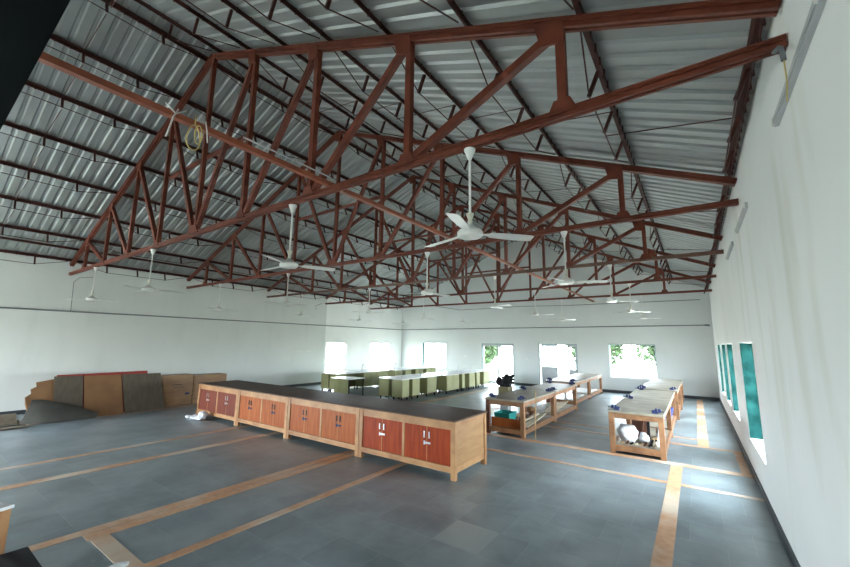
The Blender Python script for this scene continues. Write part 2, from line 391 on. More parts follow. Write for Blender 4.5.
def door(n, x0, x1, z1, jamb, leaves):
    y0, y1 = YB + .02, YB + .07; f = .05
    w = MB(); w.box(x0, x0 + f, YB + .005, YB + .12, 0, z1).box(x1 - f, x1, YB + .005, YB + .12, 0, z1).box(x0, x1, YB + .005, YB + .12, z1 - f, z1)
    o = struct('door_%d' % n, w, 'alu')
    for a, b, lo in leaves:
        l = MB(); g = .05
        l.box(a, a + g, y0 + .06, y1 + .06, .02, z1 - f).box(b - g, b, y0 + .06, y1 + .06, .02, z1 - f).box(a, b, y0 + .06, y1 + .06, z1 - f - .08, z1 - f).box(a, b, y0 + .06, y1 + .06, .02, .12)
        if lo: l.box(a, b, y0 + .06, y1 + .06, lo - .06, lo)
        lf = l.build('door_leaf', 'grey_metal', o)
        if lo: MB().box(a + g, b - g, y0 + .075, y1 + .045, .12, lo - .06).build('lower_panel', 'grey_metal', lf)
        MB().box(a + g, b - g, y0 + .08, y0 + .086, (lo if lo else .12), z1 - f - .08).build('pane', 'glass', lf)
    MB().box(x0 - .001, x0 + .004, YB + .12, YB + T, 0, z1).build('jamb_panel', jamb, o)
    return o
door(1, -9.52, -7.68, 2.07, 'teal', [(-9.47, -8.6, 0), (-8.6, -7.73, 0)])
door(2, -6.38, -4.56, 2.09, 'teal', [(-6.30, -5.50, .99), (-4.98, -4.62, .9)])
for h in NH[1:]: window_y(YN, YN - T, *h, None)

# exterior trees seen pale through the far right window
def tree(x, y, h, r, lab):
    t = thing('tree', lab, 'tree', (x, y, -.18), 'trees outside the back windows')
    MB().tube([(x, y, -.18), (x + .1, y, h * .3), (x, y + .1, h * .62)], [.16, .12, .07]).build('trunk', 'bark', t)
    mb = MB()
    for i in range(3200):
        a = random.random() * 2 * PI; b = math.acos(2 * random.random() - 1); q = r * random.random() ** .45 * (1 + .3 * math.sin(3 * a) * math.sin(2 * b))
        p = V((x + q * math.sin(b) * math.cos(a), y + q * math.sin(b) * math.sin(a), h * .62 + q * math.cos(b) * .9))
        u = V((random.gauss(0, 1), random.gauss(0, 1), random.gauss(0, 1))).normalized() * .19; w = u.cross(V((random.gauss(0, 1), random.gauss(0, 1), random.gauss(0, 1)))).normalized() * .10
        mb.add([p - u, p + w, p + u, p - w], [(0, 1, 2, 3)])
    mb.build('foliage', 'leaf', t)
for a in [(-5.1, 26, 3.8, 1.6, 'leafy tree outside, left in the rightmost back window'), (-1.1, 26, 3.9, 1.7, 'leafy tree outside, right in the rightmost back window'),
          (-14, 28, 3.4, 1.6, 'pale tree outside the glazed door at centre of the back wall')]: tree(*a)

# ------------------------------------------------------------------ roof trusses
PD = [1.58, 3.22, 4.85, 6.48]      # post offsets from the ridge line... measured from the middle post
def chord_prof(w, h):
    l = .012
    return [(-w / 2, -h / 2), (-.012, -h / 2), (-.012, -h / 2 + .02), (.012, -h / 2 + .02), (.012, -h / 2), (w / 2, -h / 2), (w / 2, -.01), (w / 2 - .012, -.01), (w / 2 - .012, .01), (w / 2, .01),
            (w / 2, h / 2 - .015), (w / 2 + l, h / 2 - .015), (w / 2 + l, h / 2), (-w / 2 - l, h / 2), (-w / 2 - l, h / 2 - .015), (-w / 2, h / 2 - .015), (-w / 2, .01), (-w / 2 + .012, .01), (-w / 2 + .012, -.01), (-w / 2, -.01)]
def make_truss(y, label):
    t = thing('roof_truss', label, 'roof truss', (CX, y, ZB), 'red oxide steel roof trusses')
    MB().prof((XL + .01, y, ZB), (XR - .01, y, ZB), chord_prof(.07, .072)).build('bottom_chord', 'oxide', t)
    for s, e in ((1, XR - .01), (-1, XL + .02)):
        MB().prof((CX, y, zc(CX) - .0), (e, y, zc(e)), chord_prof(.085, .085)).build('rafter', 'oxide', t)
    def post(x): MB().bar((x, y, ZB + .04), (x, y, zc(x) - .05), .075, .07, (1, 0, 0)).build('post', 'oxide', t)
    post(CX + .05)
    MB().bar((CX - PD[0], y + .05, 5.40), (CX + PD[0], y + .05, 5.40), .05, .065).build('collar_tie', 'oxide', t)
    def gus(x, z, w, h, up):
        g = MB()
        q = .012
        pts = [(-w, 0), (w, 0), (w * .55, h), (-w * .55, h)] if up else [(-w, 0), (w, 0), (w * .45, -h), (-w * .45, -h)]
        g.prism([(x + a, y - q - .035, z + b) for a, b in pts], (0, 2 * q, 0)).build('gusset_plate', 'oxide', t)
    gus(CX, ZB, .2, .16, True); gus(CX, ZA - .02, .18, .22, False)
    for s in (1, -1):
        prev = 0
        for i, d in enumerate(PD):
            x = CX + s * d; post(x)
            xb = CX + s * prev
            a = V((x - s * .05, y, zc(x) - .06)); b = V((xb + s * .07, y, ZB + .06))
            MB().bar(a, b, .07, .075, (0, 1, 0)).build('diagonal', 'oxide', t)
            gus(x, ZB, .12, .12, True)
            xx = x - s * .06
            MB().prism([(x + .03 * s, y - .047, zc(x) + .0), (x + .03 * s, y - .047, zc(x) - .2), (x - .16 * s, y - .047, zc(x - .16 * s) - .23), (x - .22 * s, y - .047, zc(x - .22 * s))], (0, .024, 0)).build('gusset_plate', 'oxide', t)
            prev = d
        xe = CX + s * 7.72
    return t
ORD = ['truss behind the camera', 'nearest truss', 'second truss from the camera', 'third truss from the camera', 'fourth truss from the camera', 'farthest truss']
t0 = make_truss(TY[0], 'red oxide steel roof truss overhead, the one just behind the camera')
LT = ['', 'largest red-brown steel roof truss, nearest in view across the hall', 'red-brown steel roof truss, second from the camera', 'red-brown steel roof truss, third from the camera',
      'thin-looking red-brown steel roof truss, fourth from the camera', 'smallest red-brown roof truss, farthest, closest to the back wall']
for i in range(1, 6):
    c = copy_tree(t0); c.location = (CX, TY[i], ZB); c['label'] = LT[i]
    if i in (3,):
        for ch in children(c):
            if ch.name.startswith('bottom_chord'):
                ch.data = ch.data.copy(); ch.data.materials[0] = M['oxide_tan']; ch['label'] = 'tan-brown bottom chord'

# purlins -------------------------------------------------------------------
PU = [.20, 1.24, 2.32, 3.40, 4.48, 5.56, 6.64, 7.76]
nth = ['ridge row', 'second row below the ridge', 'third row below the ridge', 'fourth row below the ridge', 'fifth row below the ridge', 'sixth row below the ridge', 'second row above the wall', 'lowest row just above the wall']
NB = TY + [YB]
bays = [(YN, TY[0])] + list(zip(NB, NB[1:]))
for s, sn in ((1, 'right'), (-1, 'left')):
    for j, d in enumerate(PU):
        x = CX + s * d; z0 = zc(x) + .052; n = V((s * SL, 0, 1)).normalized(); dn = -n
        t = thing('roof_purlin', 'dark red trussed steel purlin on %s roof slope, %s' % (sn, nth[j]), 'purlin', (x, 6, z0), 'trussed purlins under the roof sheets')
        top = V((x, 0, z0 + .045))
        def P(y, q=0): return V((top.x, y, top.z)) + dn * q
        mb = MB(); ye = YB if True else 0
        mb.prof(P(YN), P(YB), [(-.03, -.03), (-.022, -.03), (-.022, .037), (.03, .037), (.03, .045), (-.03, .045)] if s > 0 else [(.03, -.03), (.03, .045), (-.03, .045), (-.03, .037), (.022, .037), (.022, -.03)])
        yy = YN + .1
        while yy < YB - .1:       # hook bolts along the rail
            q = P(yy, .0) + V((s * .03, 0, 0)); mb.box(q.x - .012, q.x + .012, q.y - .008, q.y + .008, q.z - .04, q.z + .045); yy += .205
        mb.build('top_rail', 'purlin', t)
        rod = MB()
        for a, b in bays:
            L = b - a
            if L < 1: continue
            hs = [a + L * f for f in ((.25, .5, .75))]
            pts = [P(a + .12, .05)] + [P(h, .27) for h in hs] + [P(b - .12, .05)]
            rod.tube(pts, .008, 5)
            for h in hs:
                MB().bar(P(h, .02), P(h, .275), .035, .035, (0, 1, 0)).build('strut', 'purlin', t)
        rod.build('tie_rod', 'purlin', t)
    for i, (a, b) in enumerate(bays):
        if b - a < 1: continue
        ym = (a + b) / 2; nm = ['behind the camera', 'before the nearest truss', 'between the first and second trusses', 'between the second and third trusses', 'between the third and fourth trusses', 'between the fourth and fifth trusses', 'behind the farthest truss'][i]
        mb = MB()
        ds = PU
        for d0, d1 in zip(ds, ds[1:]):
            pa = V((CX + s * d0, ym, zc(CX + s * d0) + .02)) - V((s * SL, 0, 1)).normalized() * .24
            pb = V((CX + s * d1, ym, zc(CX + s * d1) + .08))
            mb.tube([pa, pb], .007, 5)
        tag(mb.build('sag_rod', 'purlin'), 'thin sag rod running down the %s roof slope %s' % (sn, nm), 'tie rod', 'sag rods between purlins')
x = -14.35
tag(MB().prof((x, YN, zc(x) - .0 + .08), (x, YB, zc(x) + .08), [(-.025, -.03), (.025, -.03), (.025, .03), (-.025, .03)]).build('side_rail', 'purlin'), 'plain dark red steel rail along the left eave between the two lowest purlins', 'rail')

# long tie beam through the trusses
tb = thing('tie_beam', 'long bright red-orange steel tie beam running lengthwise along the truss bottom chords', 'beam', (-3.60, 8, ZB))
MB().prof((-3.60, YN, ZB + .07), (-3.60, 18.35, ZB + .07), [(-.03, -.027), (.03, -.027), (.03, .027), (-.03, .027)]).build('steel_tube', 'oxide_bright', tb)
tag(MB().tube([(-3.545, 1.83, ZB + .135), (-3.545, 2.3, ZB + .14), (-3.545, 2.93, ZB + .135)], .009, 6).build('conduit', 'grey_metal'), 'pale thin pipe lying along the bright tie beam', 'pipe')
tag(MB().tube([(-3.555, 1.24, ZB + .12), (-3.535, 1.20, ZB + .02), (-3.525, 1.18, ZB - .08), (-3.555, 1.17, ZB - .17)], .007, 5).tube([(-3.555, 1.14, ZB + .13), (-3.535, 1.22, ZB + .06), (-3.555, 1.3, ZB + .14)], .007, 5).build('tape', 'ribbon'), 'white tape tied round the bright tie beam, left of the yellow rope', 'tape')
tag(MB().tube([(-3.555, 1.47, ZB + .12), (-3.535, 1.48, ZB + .03), (-3.545, 1.50, ZB - .08)], .006, 5).build('tape', 'ribbon'), 'short white tape hanging from the tie beam, right of the yellow rope', 'tape')
rp = [(-3.545, 1.38 + .055 * math.sin(a) * (1 - .3 * math.cos(a)), ZB - .08 + .12 * math.cos(a)) for a in [2 * PI * i / 16 for i in range(17)]]
rp2 = [(-3.525, 1.41 + .03 * math.sin(a), ZB - .05 + .09 * math.cos(a)) for a in [2 * PI * i / 14 for i in range(15)]]
tag(MB().tube(rp, .006, 5).tube(rp2, .006, 5).tube([(-3.545, 1.38, ZB + .13), (-3.540, 1.38, ZB + .03)], .007, 5).build('rope', 'rope'), 'coil of yellow rope hanging from the bright tie beam', 'rope')

# ------------------------------------------------------------------ ceiling fans
FH = .86
def make_fan():
    t = thing('ceiling_fan', 'fan', 'ceiling fan', (0, 0, 0), 'white three-blade ceiling fans')
    MB().lathe((0, 0, 0), [(.012, -.11), (.02, -.10), (.055, -.01), (.055, 0)], 16).build('canopy', 'white_metal', t, True)
    MB().tube([(0, 0, -.1), (0, 0, -.66)], .012, 8).build('down_rod', 'white_metal', t, True)
    MB().lathe((0, 0, 0), [(.02, -.745), (.024, -.72), (.018, -.70), (.036, -.65), (.036, -.64), (.012, -.635)], 16).build('lower_cup', 'cream_metal', t, True)
    MB().lathe((0, 0, 0), [(.03, -.872), (.10, -.868), (.118, -.85), (.118, -.82), (.10, -.80), (.05, -.775), (.022, -.74)], 24).build('motor_housing', 'white_metal', t, True)
    for k in range(3):
        a = 2 * PI * k / 3; R = Matrix.Rotation(a, 3, 'Z')
        xs = [.10, .16, .2, .3, .45, .58, .61]; ws = [.018, .022, .045, .053, .058, .056, .045]
        vs = []; 
        for x, w in zip(xs, ws):
            tw = -math.radians(12) if x > .17 else 0
            for q, zz in ((-w, .0), (w, 0), (w, .004), (-w, .004)):
                vs.append(R @ V((x, q * math.cos(tw), -.835 + q * math.sin(tw) + zz - .02 * (x - .1))))
        fs = [(0, 1, 2, 3), tuple(4 * (len(xs) - 1) + i for i in (3, 2, 1, 0))]
        for i in range(len(xs) - 1):
            for q in range(4): fs.append((4 * i + q, 4 * i + (q + 1) % 4, 4 * i + 4 + (q + 1) % 4, 4 * i + 4 + q))
        MB().add(vs, fs).build('blade', 'white_metal', t)
    return t
fan0 = make_fan()
col_name = ['closest to the right wall', 'second from the right wall', 'second from the left wall', 'closest to the left wall']
FX = [-1.62, -4.35, -9.0, -12.65]
ANG = [[45, 59, 62, 100], [22, 75, 20, 65], [35, 95, 10, 60], [40, 5, 80, 25], [30, 100, 50, 5]]
used = False
for i in range(5):
    for j in range(4):
        f = fan0 if not used else copy_tree(fan0); used = True
        f.location = (FX[j] + (.15 if (i >= 2 and j == 0) else 0), TY[i + 1], ZB - .045); f.rotation_euler.z = math.radians(ANG[i][j] + (0))
        f['label'] = 'white ceiling fan on the %s, %s' % (ORD[i + 1], col_name[j])

# ------------------------------------------------------------------ wall fittings
def batten(y0, y1, z, lab):
    t = thing('tube_light', lab, 'tube light', (XR, (y0 + y1) / 2, z), 'tube light battens on the right wall')
    MB().box(XR - .03, XR - .001, y0, y1, z - .034, z + .034).build('housing', 'grey_metal', t, bevel=.004)
    MB().box(XR - .038, XR - .03, y0 + .01, y1 - .01, z - .018, z + .018).build('diffuser', 'grey_metal', t, bevel=.004)
    for e in (y0, y1 - .03): MB().box(XR - .042, XR - .03, e, e + .03, z - .025, z + .025).build('end_cap', 'white_metal', t)
batten(2.27, 3.52, 3.66, 'long white tube light batten on the right wall, nearest the camera')
batten(5.5, 6.72, 3.66, 'white tube light batten on the right wall, second from the camera')
batten(7.5, 8.72, 3.66, 'white tube light batten on the right wall, third from the camera')
p_ = thing('conduit_bend', 'short grey bent conduit with a wire hanging at the right end of the nearest truss', 'conduit', (XR - .1, 2.9, 3.85))
MB().tube([(XR - .075, 2.97, 3.87), (XR - .062, 2.92, 3.86), (XR - .06, 2.88, 3.83), (XR - .06, 2.86, 3.78), (XR - .06, 2.85, 3.73)], .014, 8).build('bend', 'pvc', p_, True)
MB().tube([(XR - .06, 2.85, 3.74), (XR - .058, 2.86, 3.6), (XR - .058, 2.92, 3.5)], .004, 5).build('wire', 'rope', p_)
tag(MB().tube([(XL + .03, -4, 2.82), (XL + .03, 18.86, 2.85)], .02, 6).build('conduit', 'pvc'), 'dark grey conduit running the length of the left wall', 'conduit')
tag(MB().tube([(XL + .06, YB - .045, 2.85), (XR - .25, YB - .045, 2.90)], .02, 6).tube([(XR - .25, YB - .045, 2.90), (XR - .12, YB - .045, 2.90), (XR - .1, YB - .045, 2.86)], .035, 8).build('conduit', 'pvc'), 'dark grey conduit running across the back wall above the windows', 'conduit')
tag(MB().tube([(-12.93, YB - .04, 4.3), (-12.0, YB - .04, 4.14), (-10.85, YB - .04, 3.94), (-9, YB - .04, 3.95), (-7.2, YB - .04, 3.99), (-5, YB - .04, 3.93), (-3, YB - .04, 3.93), (.3, YB - .04, 3.93)], .014, 6).build('cable', 'pvc'), 'sagging grey cable high on the back wall just below the last truss', 'cable')
tag(MB().tube([(-14.9, 3.5, 3.90), (XL + .12, 3.2, 3.84), (XL + .05, 3.1, 3.7), (XL + .03, 3.12, 3.4), (XL + .03, 3.14, 2.85)], .008, 6).build('cable', 'pvc'), 'grey cable dropping down the left wall from the nearest truss', 'cable')
tag(MB().tube([(XL + .08, 12.4, 3.92), (XL + .05, 12.0, 3.75), (XL + .03, 12.1, 3.6)], .012, 6).build('cable', 'pvc'), 'short grey cable looping on the left wall at the fourth truss', 'cable')
tag(MB().box(XL, XL + .03, 10.9, 11.9, 1.55, 1.63).build('socket_board', 'white_metal', bevel=.004), 'long flat white socket panel on the left wall', 'switch')
for (px, lab) in ((-10.5, 'small white switch plate on the back wall between the two left openings'), (-7.0, 'small white switch plate on the back wall left of the half-open door')):
    tag(MB().box(px - .1, px + .1, YB - .02, YB, 1.3, 1.38).build('switch_plate', 'white_metal', bevel=.004), lab, 'switch')

# ------------------------------------------------------------------ cabinets
def wood_box(mb, *a): mb.box(*a); return mb
CYF, CYB, CH = 5.25, 6.32, .85
def cabinet(x0, x1, doorm, lab, dull=False):
    t = thing('storage_cabinet', lab, 'cabinet', ((x0 + x1) / 2, (CYF + CYB) / 2, 0))
    g = .004; x0 += g; x1 -= g; lw = .085
    for (x, xx) in ((x0, x0 + lw), (x1 - lw, x1)):
        for (y, yy) in ((CYF, CYF + .07), (CYB - .07, CYB)): MB().box(x, xx, y, yy, 0, CH - .001).build('leg', 'pine', t, bevel=.004)
    fr = MB()
    fr.box(x0 + lw, x1 - lw, CYF + .006, CYF + .05, CH - .125, CH - .002).box(x0 + lw, x1 - lw, CYF + .002, CYF + .055, .10, .19)
    fr.box(x0 + lw, x1 - lw, CYB - .05, CYB - .006, CH - .125, CH - .002).box(x0 + lw, x1 - lw, CYB - .05, CYB - .006, .10, .19)
    for xx in (x0 + .01, x1 - .055): fr.box(xx, xx + .045, CYF + .07, CYB - .07, .10, .19).box(xx, xx + .045, CYF + .07, CYB - .07, CH - .07, CH - .002)
    xm = (x0 + x1) / 2; fr.box(xm - .025, xm + .025, CYF + .012, CYF + .05, .19, CH - .125)
    fr.build('frame', 'pine', t, bevel=.003)
    body = MB()
    body.box(x0 + .02, x0 + .035, CYF + .07, CYB - .07, .19, CH - .07).box(x1 - .035, x1 - .02, CYF + .07, CYB - .07, .19, CH - .07)
    body.box(x0 + .03, x1 - .03, CYB - .045, CYB - .03, .19, CH - .12).box(x0 + .03, x1 - .03, CYF + .06, CYB - .05, .17, .185)
    body.build('side_panels', 'ply', t)
    for a, b in ((x0 + lw, xm - .025), (xm + .025, x1 - lw)):
        m_ = (a + b) / 2
        for q, (c, d) in enumerate(((a + .003, m_ - .003), (m_ + .003, b - .003))):
            dr = MB().box(c, d, CYF + .018, CYF + .038, .193, CH - .128).build('door', doorm, t, bevel=.002)
            hx = d - .045 if q == 0 else c + .045
            MB().box(hx - .011, hx + .011, CYF + .004, CYF + .012, .545, .645).box(hx - .008, hx + .008, CYF + .006, CYF + .019, .55, .565).box(hx - .008, hx + .008, CYF + .006, CYF + .019, .625, .64).build('handle', 'black_metal' if dull else 'steel', dr)
        MB().box(m_ - .004, m_ + .004, CYF + .016, CYF + .018, .193, CH - .128).build('door_gap_bead', 'pine', t)
        MB().box(m_ - .05, m_ + .07, CYF + .006, CYF + .019, .455, .485).box(m_ - .055, m_ - .03, CYF + .002, CYF + .019, .44, .50).build('hasp', 'steel' if not dull else 'blue_vice', t, bevel=.003)
    return t
XS = [-11.31, -9.28, -7.28, -5.14, -3.10]
cabinet(XS[0], XS[1], 'door_dark', 'low cabinet with dark red doors, leftmost of the row, white bag on floor before it')
cabinet(XS[1], XS[2], 'door_orange', 'low cabinet with orange-brown doors, second from the left end of the row', True)
cabinet(XS[2], XS[3], 'door_orange', 'low cabinet with orange-brown doors, third from left, beside the deep red one', True)
cabinet(XS[3], XS[4], 'door_red', 'nearest low cabinet with glossy deep red doors and pale side panel')
tag(MB().box(XS[0] - .01, XS[4] + .005, CYF - .012, CYB + .03, CH, CH + .026).build('worktop', 'top_dark', bevel=.004), 'long dark brown worktop running over all four low cabinets', 'worktop')
# white bag beside the leftmost cabinet
def lump(name, c, r, m, seed, parent=None, n=30):
    from mathutils import noise
    vs = []; rings = 16; so = V((seed * 3.7, seed * 1.3, 0))
    for i in range(rings + 1):
        th = PI * i / rings
        for k in range(n):
            a = 2 * PI * k / n
            d = V((math.sin(th) * math.cos(a), math.sin(th) * math.sin(a), -math.cos(th)))
            q = 1 + .38 * noise.noise(d * 1.3 + so) + .22 * abs(noise.noise(d * 3.1 + so)) + .14 * abs(noise.noise(d * 7 + so)) - .05
            z = c[2] + r[2] * (1 + d.z * q)
            vs.append((c[0] + r[0] * d.x * q, c[1] + r[1] * d.y * q, max(c[2] + .002, z)))
    fs = []
    for i in range(rings):
        for k in range(n): fs.append((i * n + k, i * n + (k + 1) % n, (i + 1) * n + (k + 1) % n, (i + 1) * n + k))
    return MB().add(vs, fs)
b1 = lump('white_bag', (-10.75, 5.02, 0), (.27, .11, .055), 'sack', 3)
l2 = lump('white_bag', (-10.52, 5.06, 0.03), (.12, .1, .10), 'sack', 5); b1.add(l2.v, l2.f)
l2 = lump('white_bag', (-11.05, 4.98, 0.0), (.14, .09, .04), 'sack', 6); b1.add(l2.v, l2.f)
tag(b1.build('plastic_bag', 'sack', smooth=True), 'crumpled white plastic bag on the floor before the leftmost low cabinet', 'bag')

# ------------------------------------------------------------------ workbenches
BZ = .80
def vice(parent_xy, rot, lab):
    x, y = parent_xy
    t = thing('bench_vice', lab, 'vice', (x, y, BZ), 'blue bench vices')
    R = Matrix.Rotation(rot, 4, 'Z'); Tm = Matrix.Translation((x, y, BZ)) @ R @ Matrix.Scale(.78, 4)
    def bb(name, mb, m='blue_vice', **k):
        mb.v = [tuple(Tm @ V(v)) for v in mb.v]; return mb.build(name, m, t, **k)
    bb('body', MB().box(-.07, .06, -.05, .05, 0, .03).prism([(-.08, -.035, .03), (.05, -.035, .03), (.04, -.035, .115), (.0, -.035, .12), (-.01, -.035, .08), (-.08, -.035, .07)], (0, .07, 0)), bevel=.006)
    bb('front_jaw', MB().prism([(.06, -.035, .02), (.12, -.035, .03), (.125, -.035, .08), (.10, -.035, .12), (.06, -.035, .115)], (0, .07, 0)), bevel=.006)
    bb('screw', MB().tube([(.1, 0, .05), (.20, 0, .05)], .014, 8), 'black_metal')
    bb('handle', MB().tube([(.19, -.09, .05), (.19, .09, .05)], .007, 6), 'steel')
    return t
def bench(x0, x1, y0, y1, lab, dark=False):
    t = thing('workbench', lab, 'workbench', ((x0 + x1) / 2, (y0 + y1) / 2, 0))
    w = .09; fm = 'teak'
    for x in (x0, x1 - w):
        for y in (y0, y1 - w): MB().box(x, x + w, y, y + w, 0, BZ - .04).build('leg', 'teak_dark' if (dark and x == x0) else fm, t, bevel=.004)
    MB().box(x0 + w, x1 - w, y0 + .01, y0 + .06, BZ - .14, BZ - .04).box(x0 + w, x1 - w, y1 - .06, y1 - .01, BZ - .14, BZ - .04).box(x0 + .01, x0 + .06, y0 + w, y1 - w, BZ - .14, BZ - .04).box(x1 - .06, x1 - .01, y0 + w, y1 - w, BZ - .14, BZ - .04).build('apron', fm, t, bevel=.003)
    MB().box(x0 + w, x1 - w, y0 + .01, y0 + .06, .06, .17).box(x0 + w, x1 - w, y1 - .06, y1 - .01, .06, .17).box(x0 + .01, x0 + .06, y0 + w, y1 - w, .06, .17).box(x1 - .06, x1 - .01, y0 + w, y1 - w, .06, .17).build('lower_rail', fm, t, bevel=.003)
    MB().box(x0 + .06, x1 - .06, y0 + .06, y1 - .06, .15, .17).build('shelf', 'bench_top', t)
    MB().box(x0 - .01, x1 + .01, y0 - .01, y1 + .005, BZ - .04, BZ).build('top', 'bench_top', t, bevel=.004)
    return t
BN = [(-4.15, -3.22, 8.42, 10.72, 'timber workbench, nearest of the left bench row, teal tub on its shelf', 1), (-4.15, -3.22, 10.76, 13.06, 'timber workbench with pale strips on its shelf, second of the left row', 1),
      (-4.45, -3.45, 13.8, 16.05, 'timber workbench, third of the left row, before the half-open glazed door', 1), (-4.45, -3.45, 16.1, 18.35, 'timber workbench, last of the left row, against the back wall side', 0),
      (-1.5, -.58, 8.42, 10.68, 'timber workbench, nearest of the right bench row, white sacks on its shelf', 0), (-1.5, -.58, 10.72, 12.95, 'timber workbench, second of the right row, directly behind the one with sacks', 0),
      (-1.5, -.52, 13.25, 15.4, 'timber workbench, third of the right bench row, behind the blue basin', 0), (-1.45, -.5, 15.44, 17.6, 'timber workbench, last of the right row, nearest the rightmost back window', 0)]
bn = ['nearest left-row bench', 'second left-row bench', 'third left-row bench', 'last left-row bench', 'nearest right-row bench', 'second right-row bench', 'third right-row bench', 'last right-row bench']
for i, (x0, x1, y0, y1, lab, dk) in enumerate(BN): bench(x0, x1, y0, y1, lab, dk)
VC = {0: [('near left', 1), ('near right', 1), ('far left', 1), ('far right', 1)], 1: [('far left', 1), ('far right', 1), ('near right', 1)], 2: [('near left', 1), ('near right', 1)], 4: [('near left', 1), ('near right', 1), ('far left', 1)], 5: [('near left', 0), ('far left', 1)], 6: [('near left', 1), ('near right', 1)]}
for i, l in VC.items():
    x0, x1, y0, y1 = BN[i][:4]
    for nm, on in l:
        if not on: continue
        vx = x0 + .13 if 'left' in nm else x1 - .13; vy = y0 + .14 if 'near' in nm else y1 - .14
        vice((vx, vy), PI if 'left' in nm else 0, 'blue bench vice on the %s corner of the %s' % (nm, bn[i]))

# things on and around the near left bench
dp = thing('drawer_plank', 'x', 'board', (0, 0, 0)); bpy.data.objects.remove(dp)
tag(MB().box(-4.04, -3.33, 8.49, 8.52, .172, .37).build('plank', 'door_orange', bevel=.003), 'orange-red plank standing on edge at the front of the nearest left bench shelf', 'plank')
tub = thing('plastic_tub', 'teal plastic tub on the shelf of the nearest left bench', 'tub', (-3.85, 8.85, .172))
MB().prism([(-4.0, 8.65, .172), (-3.68, 8.65, .172), (-3.68, 9.05, .172), (-4.0, 9.05, .172)], (0, 0, .012)).build('base', 'teal_tub', tub)
w = MB()
for (a, b) in (((-4.0, 8.65), (-3.68, 8.65)), ((-3.68, 8.65), (-3.68, 9.05)), ((-3.68, 9.05), (-4.0, 9.05)), ((-4.0, 9.05), (-4.0, 8.65))):
    cx_, cy_ = -3.84, 8.85
    def ex(p, k): return (cx_ + (p[0] - cx_) * k, cy_ + (p[1] - cy_) * k)
    A0, B0, A1, B1 = a, b, ex(a, 1.18), ex(b, 1.18); A2, B2 = ex(a, .95), ex(b, .95); A3, B3 = ex(a, 1.12), ex(b, 1.12)
    z0, z1 = .182, .45
    w.add([(*A0, z0), (*B0, z0), (*B1, z1), (*A1, z1), (*A2, z0), (*B2, z0), (*B3, z1), (*A3, z1)], [(0, 1, 2, 3), (4, 5, 6, 7), (3, 2, 6, 7), (0, 1, 5, 4), (0, 3, 7, 4), (1, 2, 6, 5)])
w.build('wall', 'teal_tub', tub)
rnd = random.Random(11)
def stick(p, q, w, h, m, lab, grp, cat='timber offcut', nm='timber_offcut'):
    tag(MB().bar(p, q, w, h).build(nm, m), lab, cat, grp)
for i in range(15):
    gx, gy = i % 3, i // 3
    x = -3.9 + .17 * gx + rnd.uniform(-.02, .02); y = 9.25 + .25 * gy; a = rnd.uniform(-.5, .5) + (PI / 2 if i % 2 else .9); L = rnd.uniform(.13, .2); z = .192
    stick((x - L / 2 * math.cos(a) * .6, y - L / 2 * math.sin(a), z), (x + L / 2 * math.cos(a) * .6, y + L / 2 * math.sin(a), z + rnd.uniform(.02, .14)), .05, .035, ['scrap', 'teak_dark', 'scrap_pale'][i % 3], 'short timber offcut heaped on the nearest left bench shelf', 'offcuts on the nearest left bench')
for i in range(4):
    stick((-3.40 + .045 * i, 8.75, .19), (-3.46 + .05 * i, 10.2, .24 + .015 * i), .03, .02, 'scrap_pale', 'pale timber strip lying along the right edge of the nearest left bench shelf', 'strips on the nearest left bench')
for i in range(6):
    stick((-3.62 + .05 * i, 10.98 + .03 * i, .19), (-3.78 + .075 * i, 12.7, .24 + .012 * i), .025, .02, 'scrap_pale', 'long pale timber strip on the shelf of the second left bench', 'strips on the second left bench')
stick((-3.02, 8.55, .01), (-3.12, 8.95, 1.0), .025, .018, 'scrap', 'thin wooden lath leaning against the nearest left bench', None, 'lath', 'wooden_lath')
tag(lump('x', (-3.82, 10.52, .172), (.10, .08, .10), 'scrap', 8).build('cloth_bundle', 'card_brown', smooth=True), 'brown cloth bundle at the far end of the nearest left bench shelf', 'bundle')
# white sheet on the shelf of third left bench
tag(MB().box(-4.35, -3.6, 14.0, 15.7, .172, .20).build('board', 'lab_white', bevel=.003), 'white board lying on the shelf of the third left bench', 'board')
tag(MB().box(-4.35, -3.6, 16.3, 18.0, .172, .20).build('board', 'lab_white', bevel=.003), 'white board lying on the shelf of the last left bench', 'board')

# things in the near right bench
def sack(c, r, seed, lab): tag(lump('x', c, r, 'sack', seed).build('sack', 'sack', smooth=True), lab, 'sack')
sack((-1.25, 8.76, .172), (.16, .14, .17), 21, 'large white plastic sack at the left of the nearest right bench shelf')
sack((-.97, 8.92, .172), (.08, .12, .09), 22, 'small white sack in the middle of the nearest right bench shelf')
sack((-.73, 9.5, .172), (.07, .25, .13), 23, 'white sack at the back right of the nearest right bench shelf')
for i in range(9):
    x = -1.36 + .075 * i; y = 8.535; a = rnd.uniform(-.6, .6); L = rnd.uniform(.05, .065); z = .19
    stick((x - L / 2 * math.cos(a), y - .02 * math.sin(a), z), (x + L / 2 * math.cos(a), y + .02 * math.sin(a), z + rnd.uniform(.01, .07)), .03, .03, ['scrap_pale', 'scrap', 'teak_dark', 'black'][i % 4], 'small timber scrap along the front of the nearest right bench shelf', 'scraps on the nearest right bench')
for i in range(6):
    x = -.83 + .05 * (i % 2); y = 8.66 + .13 * (i // 2)
    stick((x, y - .04, .19), (x + .03, y + .05, .25 + .05 * rnd.random()), .035, .03, ['black', 'scrap_pale', 'scrap'][i % 3], 'small scrap heaped near the right leg of the nearest right bench', 'scraps near the right leg')
stick((-.905, 9.12, .18), (-.905, 9.22, .62), .05, .03, 'black', 'black strip standing inside the nearest right bench', None, 'strip', 'leaning_strip')
stick((-.70, 8.66, .18), (-.665, 8.86, .60), .05, .02, 'lab_white', 'white strip leaning against the right leg inside the nearest right bench', None, 'strip', 'leaning_strip')
